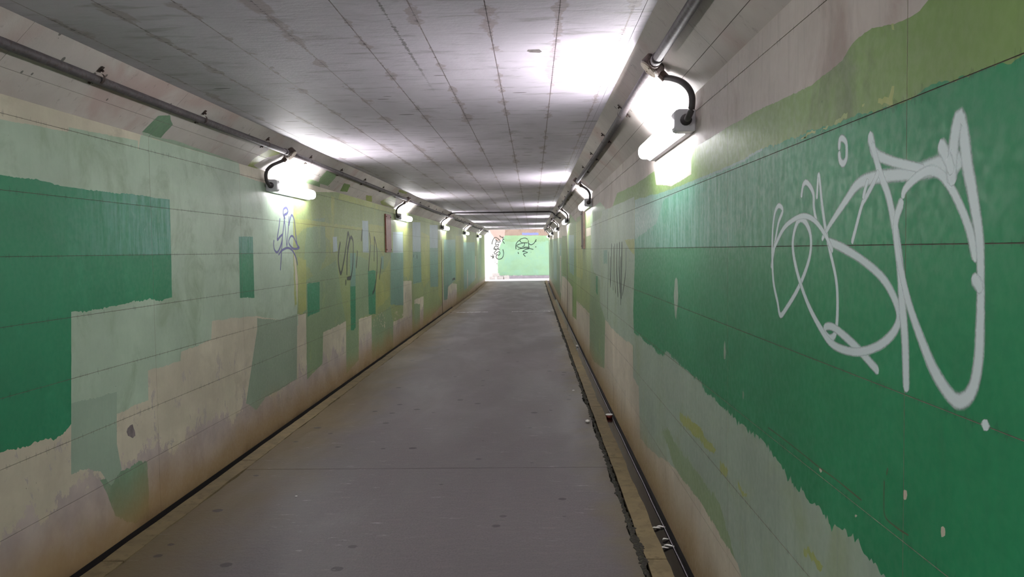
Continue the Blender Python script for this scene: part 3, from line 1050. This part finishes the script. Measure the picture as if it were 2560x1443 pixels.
spray('R', [[(1920, 1069), (1962, 1100), (2005, 1134), (2050, 1170), (2090, 1199), (2155, 1252)], [(2211, 1199), (2210, 1245), (2213, 1291), (2240, 1318), (2273, 1340)],
            [(2220, 1168), (2216, 1190)]], 'scratch', .0020, name='scratches', label='brown scratches in the dark green paint', off0=.00024)
spray('R', [[(1534, 962), (1534, 1045)], [(1553, 1000), (1554, 1050)], [(1563, 975), (1562, 1035)], [(1544, 1010), (1545, 1040)]], 'black_spray', .006, name='mould_streaks',
      label='dark vertical mould streaks on the cream paint', off0=.0003)
for seg in ([(1105, 698), (1110, 690), (1118, 697), (1124, 694)], [(1127, 637), (1137, 640)]):
    pass
spray('L', [[(1131, 700), (1135, 697), (1138, 698)], [(1042, 636), (1043, 648)], [(1034, 636), (1034, 645)]], 'black_spray', .03, label='short black marks on the teal bars')

# ------------------------------------------------------------------ conduits, boxes and lamps
def conduit(side):
    pl = PL['CL' if side == 'L' else 'CR']
    X = -2.088 if side == 'L' else .580
    Z = 2.418 if side == 'L' else 2.408
    n = pl.n
    base = Vector((X, 0, Z)) + n * .026
    root = empty('conduit_run', (base.x, 0, base.z))
    tag(root, 'long grey steel conduit clamped along the %s haunch' % ('left' if side == 'L' else 'right'), 'conduit')
    boxes = [7.05 + 6.6 * k for k in range(-3, 5)] if side == 'L' else [3.85 + 6.5 * k for k in range(-2, 6)]
    ends = [Y0 + .3] + boxes + [Y1 - .05]
    sgn = 1 if side == 'L' else -1
    along = HL if side == 'L' else HR
    for i in range(len(ends) - 1):
        a, b = ends[i], ends[i + 1]
        if b < -1.5:
            continue
        # every length sags a little past its box, back up to the next
        pts = []
        for y in frange(max(a, -1.5) + .045, b - .045, .5):
            u = (y - a) / (b - a)
            dip = .012 * math.sin(u * PI) if i % 2 else 0
            pts.append((-along.x * dip, y, -along.z * dip))
        bm = bmesh.new()
        tube(bm, pts, .022, 12)
        obj('pipe', bm, MAT['pipe'], root, True)
        # slim coupling next to the box
        bm = bmesh.new()
        tube(bm, [(0, b - .16, 0), (0, b - .10, 0)], .026, 12)
        obj('coupling', bm, MAT['pipe'], root, True)
    y = 2.70
    ys = []
    while y < 37:
        if min(abs(y - q) for q in boxes) > .2:
            ys.append(y)
        y += 1.245
    proto = None
    for y in ys:
        if proto is None:
            bm = bmesh.new()
            arc = [Vector((0, 0, 0)) + n * (.0255 * math.cos(a)) + along * (.0255 * math.sin(a)) for a in [(-1.75 + 3.5 * k / 10) for k in range(11)]]
            for k in range(len(arc) - 1):
                for (p, q) in ((arc[k], arc[k + 1]),):
                    vs = [bm.verts.new(v) for v in (p + Vector((0, -.010, 0)), q + Vector((0, -.010, 0)), q + Vector((0, .010, 0)), p + Vector((0, .010, 0)))]
                    bm.faces.new(vs)
            for s in (-1, 1):
                c = along * s * .037 - n * .021
                a_, b_ = along * .017, n * .002
                vs = []
                for e in (-1, 1):
                    for f_ in (-1, 1):
                        for g in (-1, 1):
                            vs.append(bm.verts.new(c + a_ * e + b_ * f_ + Vector((0, .010 * g, 0))))
                for q in ((0, 1, 3, 2), (4, 6, 7, 5), (0, 4, 5, 1), (2, 3, 7, 6), (0, 2, 6, 4), (1, 5, 7, 3)):
                    bm.faces.new([vs[i] for i in q])
                tube(bm, [c, c + n * .014], .006, 6)
            bmesh.ops.recalc_face_normals(bm, faces=bm.faces)
            proto = obj('clamp', bm, MAT['rust'], root)
            proto.location = (0, y, 0)
        else:
            put('clamp', proto.data, root, (0, y, 0))
    pb = pc = None
    for y in boxes:
        if y < 0:
            continue
        if pb is None:
            bm = bmesh.new()
            tube(bm, [-n * .024, -n * .020, n * .018, n * .024], [.050, .054, .054, .048], 20)
            # stubs for the pipe and for the drop to the lamp
            tube(bm, [(0, -.075, 0), (0, .075, 0)], .027, 12)
            tube(bm, [Vector(), -along * .085], .021, 12)
            pb = obj('junction_box', bm, MAT['rust'], root)
            pb.location = (0, y, 0)
            bm = bmesh.new()
            tube(bm, [n * .024, n * .031], [.050, .047], 20)
            for s in (-1, 1):
                tube(bm, [n * .030 + Vector((0, .034 * s, 0)), n * .035 + Vector((0, .034 * s, 0))], .005, 6)
            pc = obj('box_lid', bm, MAT['lid'], pb)
        else:
            o = put('junction_box', pb.data, root, (0, y, 0))
            put('box_lid', pc.data, o, (0, 0, 0))
    return root, boxes, base


rootL, boxesL, baseL = conduit('L')
rootR, boxesR, baseR = conduit('R')

LZ = 2.125      # lamp centre height
LLEN = 1.26


def lamp_meshes(side):
    sg = 1 if side == 'L' else -1
    # housing: flat trough on the wall with a sloping front
    bm = bmesh.new()
    prism(bm, [(0, -.052), (0, .052), (sg * .030, .052), (sg * .058, .034), (sg * .058, -.034), (sg * .030, -.052)], .085, LLEN - .01)
    hous = bm
    bm = bmesh.new()
    prism(bm, [(0, -.050), (0, .050), (sg * .082, .050), (sg * .096, .038), (sg * .096, -.038), (sg * .082, -.050)], 0, .088)
    bmesh.ops.bevel(bm, geom=bm.edges[:], offset=.004, segments=2, affect='EDGES')
    cap = bm
    # prismatic diffuser with a rounded far end
    bm = bmesh.new()
    rings = []
    prof = []
    for k in range(13):
        a = -PI / 2 + PI * k / 12
        prof.append((.058 + .046 * max(0, math.cos(a)) ** .6, .044 * math.sin(a)))
    for y, s in ((.088, .96), (.10, 1), (LLEN - .05, 1), (LLEN - .025, .93), (LLEN - .008, .75), (LLEN, .45)):
        rings.append([bm.verts.new((sg * (.058 + (px_ - .058) * s), y, pz * s)) for px_, pz in prof])
    for i in range(len(rings) - 1):
        for k in range(12):
            bm.faces.new((rings[i][k], rings[i][k + 1], rings[i + 1][k + 1], rings[i + 1][k]))
        bm.faces.new((rings[i][0], rings[i + 1][0], rings[i + 1][-1], rings[i][-1]))
    bm.faces.new(rings[0])
    bm.faces.new(rings[-1][::-1])
    bmesh.ops.recalc_face_normals(bm, faces=bm.faces)
    diff = bm
    # gland on the near end, ringed
    bm = bmesh.new()
    tube(bm, [(sg * .045, .0, .0), (sg * .045, -.012, 0), (sg * .045, -.014, 0), (sg * .045, -.035, 0)], [.026, .026, .019, .019], 14)
    gl = bm
    # flexible conduit from the gland up to the box
    base = baseL if side == 'L' else baseR
    X = XL if side == 'L' else XR
    along = HL if side == 'L' else HR
    tgt = base - along * .08
    dx, dz = tgt.x - X, tgt.z - LZ
    dy = -.12 if side == 'R' else -.10
    p = [(sg * .045, -.030, 0), (sg * .045, -.062, .004), (sg * .036, -.085, .035), (sg * .034, -.090, .085), (sg * .046, -.078, .125),
         (sg * .070, -.045, .160), (sg * .100, .015, .188), (dx, .085, dz)]
    # the box stands level with the lamp's near end plus ten centimetres on both sides
    p = [(a, b, c) for a, b, c in p]
    bm = bmesh.new()
    tube(bm, smooth_path(p, 6), .0145, 10)
    fx = bm
    return hous, cap, diff, gl, fx


ORD = ['nearest', 'second', 'third', 'fourth', 'fifth', 'sixth']


def build_lamps(side, boxes):
    X = XL if side == 'L' else XR
    lamps = []
    proto = None
    vis = [b for b in boxes if b > 2]
    back = [b for b in boxes if b < 2]
    for b in vis + back[-2:]:
        y = b - .085
        if proto is None:
            root = empty('tube_lamp', (X, y, LZ))
            h, c, d, g, f = lamp_meshes(side)
            parts = [obj('housing', h, MAT['housing'], root), obj('end_cap', c, MAT['housing'], root), obj('diffuser', d, MAT['glow'], root, True),
                     obj('cable_gland', g, MAT['flex'], root, True), obj('flexible_conduit', f, MAT['flex'], root, True)]
            proto = parts
        else:
            root = empty('tube_lamp', (X, y, LZ))
            for p in proto:
                q = p.copy()
                q.parent = root
                COL.objects.link(q)
        wn = 'left' if side == 'L' else 'right'
        if b > 2:
            k = vis.index(b)
            lab = {0: 'lit white tube lamp nearest the viewer on the %s wall' % wn}.get(k, 'lit tube lamp, %s along the %s wall from the viewer' % (ORD[k], wn))
            if k == len(vis) - 1:
                lab = 'lit tube lamp farthest along the %s wall, by the exit' % wn
        else:
            lab = 'lit tube lamp behind the viewer on the %s wall, %s' % (wn, 'closer one' if b == back[-1] else 'farther one')
        tag(root, lab, 'lamp', 'tube lamps along the underpass walls')
        lamps.append(root)
    return lamps


build_lamps('L', boxesL)
build_lamps('R', boxesR)

# conduit crossing the ceiling at the expansion joint, dropping onto the right haunch
bm = bmesh.new()
yb = 20.30
p = [(baseL.x + .03, yb, baseL.z + .02), (CXL + .03, yb, ZC - .03), (CXL + .25, yb, ZC - .024), (-.7, yb, ZC - .026), (.25, yb, ZC - .024), (CXR - .04, yb - .05, ZC - .035),
     (baseR.x - .035, yb - .15, baseR.z + .015), (baseR.x + .005, yb - .35, baseR.z - .045), (XR - .09, yb - .8, ZW + .035)]
tube(bm, smooth_path(p, 6), .019, 10)
o = obj('crossing_conduit', bm, MAT['flex'], smooth=True)
tag(o, 'dark conduit crossing the ceiling from the left run to the right haunch', 'conduit')

# brown boards fixed to the walls
def board(name, X, sg, y0, y1, z0, z1, th, mat, label):
    root = empty(name, (X, y0, z0))
    bm = bmesh.new()
    box(bm, (0, 0, 0), (sg * th, y1 - y0, z1 - z0), .003)
    obj('panel', bm, MAT[mat], root)
    bm = bmesh.new()
    for (a, b) in ((.04, .04), (y1 - y0 - .04, .04), (.04, z1 - z0 - .04), (y1 - y0 - .04, z1 - z0 - .04)):
        tube(bm, [(sg * th, a, b), (sg * (th + .006), a, b)], .009, 8)
    obj('screw_head', bm, MAT['rust'], root)
    tag(root, label, 'board', 'boards screwed to the walls')


board('wall_board', XL, 1, 12.56, 13.02, 1.538, 2.128, .022, 'board', 'brown red board screwed to the left wall beside the second lamp')
board('wall_board', XR, -1, 11.70, 12.15, 1.552, 2.095, .028, 'board_dark', 'narrow looking dark brown board on the right wall below the second lamp')

# expansion joints: dark filler strips running up both walls
for side, y in (('L', 20.32), ('R', 17.95)):
    X = XL if side == 'L' else XR
    sg = 1 if side == 'L' else -1
    bm = bmesh.new()
    box(bm, (X - sg * .004, y, 0), (X + sg * .005, y + (.05 if side == 'L' else .07), ZW))
    o = obj('joint_filler', bm, MAT['joint'], WALL[side])
    o['label'] = 'dark upright filler of the expansion joint'

# white scuffed line across the paving at the slab joint
bm = bmesh.new()
for (x0, x1, n) in ((-1.95, -1.15, 22), (-.55, .42, 30)):
    for k in range(n):
        a = x0 + (x1 - x0) * k / n
        w = (x1 - x0) / n * random.uniform(.7, 1.0)
        h = random.uniform(.05, .16)
        c = 20.6 + random.uniform(-.05, .05)
        vs = [bm.verts.new(v) for v in ((a, c - h, .0022), (a + w, c - h * .8, .0022), (a + w, c + h, .0022), (a, c + h * .7, .0022))]
        bm.faces.new(vs)
o = obj('white_scuffs', bm, MAT['chalk'], FLOOR)
o['kind'] = 'stuff'

# ------------------------------------------------------------------ outside the far mouth
bm = bmesh.new()
box(bm, (-9, YE, -.3), (8, YE + .4, 3.6))
WALL['E'] = tag(obj('wall_back', bm, MAT['out_wall']), kind='structure')
bm = bmesh.new()
box(bm, (-9, Y1 + .001, -.3), (8, YE - .001, ZOUT))
tag(obj('ground_outside', bm, MAT['out_ground']), kind='structure')
bm = bmesh.new()
box(bm, (XL - .3, Y1, ZC + .45), (XR + .3, Y1 + .01, ZC + .46))
bm.free()
bm = bmesh.new()   # headwall round the mouth
box(bm, (-9, Y1 - .35, ZC + .46), (8, Y1, 3.4))
box(bm, (-9, Y1 - .35, -.3), (XL - .31, Y1, ZC + .46))
box(bm, (XR + .31, Y1 - .35, -.3), (8, Y1, ZC + .46))
tag(obj('wall_headwall', bm, MAT['out_wall']), kind='structure')
g_l = (1263, 590)
paint('E', [(1262, 588), (1376, 588), (1380, 588), (1384, 690), (1245, 689), (1244, 640), (1250, 615)], 'out_green', 1, .05, .03, label='large pale green block of paint on the outer wall')
paint('E', [(1262, 588), (1376, 588), (1376, 602), (1320, 606), (1262, 604)], 'out_green2', 2, .06, .03)
paint('E', [(1210, 560), (1390, 560), (1390, 589), (1262, 589), (1258, 575)], 'out_brown', 3, .02, .02, label='brown band above the green')
paint('E', [(1215, 560), (1262, 560), (1262, 589), (1256, 596), (1246, 604), (1236, 596), (1228, 584)], 'out_pink', 4, .05, .05, label='pinkish stained concrete')
paint('E', [(1305, 582), (1346, 582), (1346, 587.5), (1305, 587.5)], 'out_blue', 5, .02, .02, label='blue stripe above the green paint')
Z7 = 7.214


def e7(*pts):
    return [(1180 + x / Z7, 540 + y / Z7) for x, y in pts]


Ee = [e7((360, 515), (370, 455), (400, 400), (440, 390), (490, 430), (510, 460), (480, 475), (450, 465)),
      e7((430, 415), (440, 450), (435, 475)), e7((425, 445), (475, 450)),
      e7((440, 470), (420, 510), (450, 520), (480, 510), (460, 560), (430, 540), (405, 570), (430, 600), (470, 585)),
      e7((490, 570), (460, 600), (505, 605)), e7((395, 570), (400, 605), (440, 610), (420, 640), (400, 660), (420, 690), (450, 660), (490, 645), (505, 680), (480, 710), (440, 690)),
      e7((555, 600), (570, 680), (550, 750), (510, 778), (460, 775), (435, 740), (450, 690)),
      e7((375, 690), (380, 740), (365, 770)), e7((335, 720), (370, 735), (405, 725)), e7((375, 735), (395, 765)),
      e7((500, 350), (510, 375), (550, 385), (580, 385)), e7((545, 380), (560, 420), (550, 440), (570, 480), (590, 500)), e7((550, 410), (585, 425)),
      e7((412, 795), (415, 802)), e7((415, 830), (420, 838)), e7((445, 855), (455, 868)), e7((268, 832), (270, 838))]
spray('E', Ee, 'ink_spray', .020, label='tall twisted dark marker tag at the edge of the green')
Ef = [e7((795, 605), (790, 540), (805, 490), (840, 450), (870, 440)), e7((870, 470), (865, 430), (900, 410), (960, 400), (1010, 425)),
      e7((865, 450), (890, 480), (950, 485), (1010, 485)), e7((1015, 435), (1020, 500), (1025, 575)), e7((1015, 490), (1060, 520), (1110, 500), (1140, 460), (1160, 420)),
      e7((1150, 545), (1150, 570)), e7((800, 535), (850, 510), (900, 495), (940, 490), (945, 520), (930, 550), (900, 555)), e7((800, 540), (850, 570), (920, 580), (960, 560), (1040, 570)),
      e7((820, 605), (900, 585), (1000, 580), (1110, 605)), e7((825, 600), (835, 610)), e7((1040, 590), (970, 605), (915, 640), (960, 645), (1000, 660), (940, 680), (930, 695), (965, 735)),
      e7((830, 650), (840, 690)), e7((1060, 650), (1068, 655)), e7((1150, 430), (1155, 470))]
spray('E', Ef, 'ink_spray', .022, label='wide dark marker tag in the middle of the green')
# plinth at the foot of the outer wall
bm = bmesh.new()
a = PL['E'].px((1250, 690))
box(bm, (a[0], YE - .06, ZOUT), (2.5, YE - .001, ZOUT + .15), .01)
tag(obj('trim_1', bm, MAT['plinth']), kind='structure')
# pale blocks stacked at the foot of the bright stretch, seen just inside the left edge of the mouth
def stone(x, y, z, sx, sy, sz, rz, label):
    bm = bmesh.new()
    box(bm, (-sx / 2, -sy / 2, 0), (sx / 2, sy / 2, sz), .012)
    for v in bm.verts:
        v.co += Vector((noise.noise(v.co * 7 + Vector((x, 0, z))), noise.noise(v.co * 9 + Vector((0, x, 3))), 0)) * .012
    o = obj('stone_block', bm, MAT['stone'])
    o.location = (x, y, z)
    o.rotation_euler = (0, 0, rz)
    tag(o, label, 'block', 'pale blocks by the outer wall')


stone(-2.05, 40.9, ZOUT, .26, .3, .15, .1, 'pale stone block at the left end of the lower row by the outer wall')
stone(-1.62, 41.0, ZOUT, .30, .3, .14, -.15, 'pale stone block in the middle of the lower row by the outer wall')
stone(-1.86, 40.98, ZOUT + .157, .34, .28, .14, .05, 'pale stone block resting on top of the lower row')
stone(-1.34, 40.9, ZOUT, .22, .3, .16, .3, 'pale stone block at the right end of the lower row by the outer wall')

# ------------------------------------------------------------------ litter
def crumple(x, y, z, r, mat, name, label, cat, flat=.5, group=None):
    bm = bmesh.new()
    bmesh.ops.create_icosphere(bm, subdivisions=2, radius=r)
    for v in bm.verts:
        v.co *= .8 + .45 * noise.noise(v.co * (1.6 / r) + Vector((x, y, 0)))
        v.co.z = max(v.co.z * flat, -r * flat * .7)
    lo = min(v.co.z for v in bm.verts)
    for v in bm.verts:
        v.co.z -= lo
    o = obj(name, bm, MAT[mat])
    o.location = (x, y, z)
    tag(o, label, cat, group)


def leaf(x, y, z, L, wd, rz, label, group, mat='paper'):
    bm = bmesh.new()
    n = 8
    rows = []
    for k in range(n + 1):
        u = k / n
        w = wd * math.sin(PI * min(.97, max(.03, u))) ** .8
        rows.append([bm.verts.new((L * (u - .5), s * w, .004 + .006 * abs(s) + .003 * math.sin(u * 5))) for s in (-1, 0, 1)])
    top = []
    for k in range(n):
        for i in range(2):
            top.append(bm.faces.new((rows[k][i], rows[k + 1][i], rows[k + 1][i + 1], rows[k][i + 1])))
    ret = bmesh.ops.extrude_face_region(bm, geom=top)
    for v in [e for e in ret['geom'] if isinstance(e, bmesh.types.BMVert)]:
        v.co.z -= .0015
    bmesh.ops.recalc_face_normals(bm, faces=bm.faces)
    o = obj('petal', bm, MAT[mat])
    o.location = (x, y, z)
    o.rotation_euler = (0, 0, rz)
    tag(o, label, 'petal', group)


crumple(.470, 7.31, .001, .026, 'paper', 'paper_scrap', 'crumpled white paper scrap on the paving near the right drain', 'litter', .7)
crumple(.425, 8.98, .001, .018, 'paper', 'paper_scrap', 'flat white scrap on the paving, farther away near the right kerb', 'litter', .25)
crumple(-1.526, 5.14, .001, .010, 'paper', 'paper_scrap', 'tiny white speck alone on the left of the paving', 'litter', .3)
# small red tub with a white rim, tipped into the drain
root = empty('plastic_tub', (.694, 7.66, -.034))
bm = bmesh.new()
tube(bm, [(0, 0, 0), (0, 0, .032)], [.026, .031], 16)
obj('body', bm, MAT['litter_red'], root, True)
bm = bmesh.new()
tube(bm, [(0, 0, .032), (0, 0, .037)], [.034, .034], 16)
obj('rim', bm, MAT['paper'], root)
tag(root, 'small red tub with a white rim lying in the right drain', 'litter')
crumple(.70, 13.3, -.036, .03, 'paper', 'paper_scrap', 'pale crumpled lump far along the right drain', 'litter', .8)
gp = 'white petals floating in the right drain'
for i, (x, y, L, rz, lb) in enumerate(((.675, 4.60, .055, .3, 'left one of the upper pair of white petals in the drain'), (.705, 4.62, .05, .1, 'right one of the upper pair of white petals in the drain'),
                                       (.672, 4.29, .05, .2, 'leftmost of the lower white petals in the drain'), (.702, 4.32, .055, -.1, 'rightmost of the lower white petals in the drain'),
                                       (.700, 4.42, .04, .5, 'highest and smallest of the lower white petals in the drain'))):
    leaf(x, y, -.036, L, .011, rz, lb, gp)
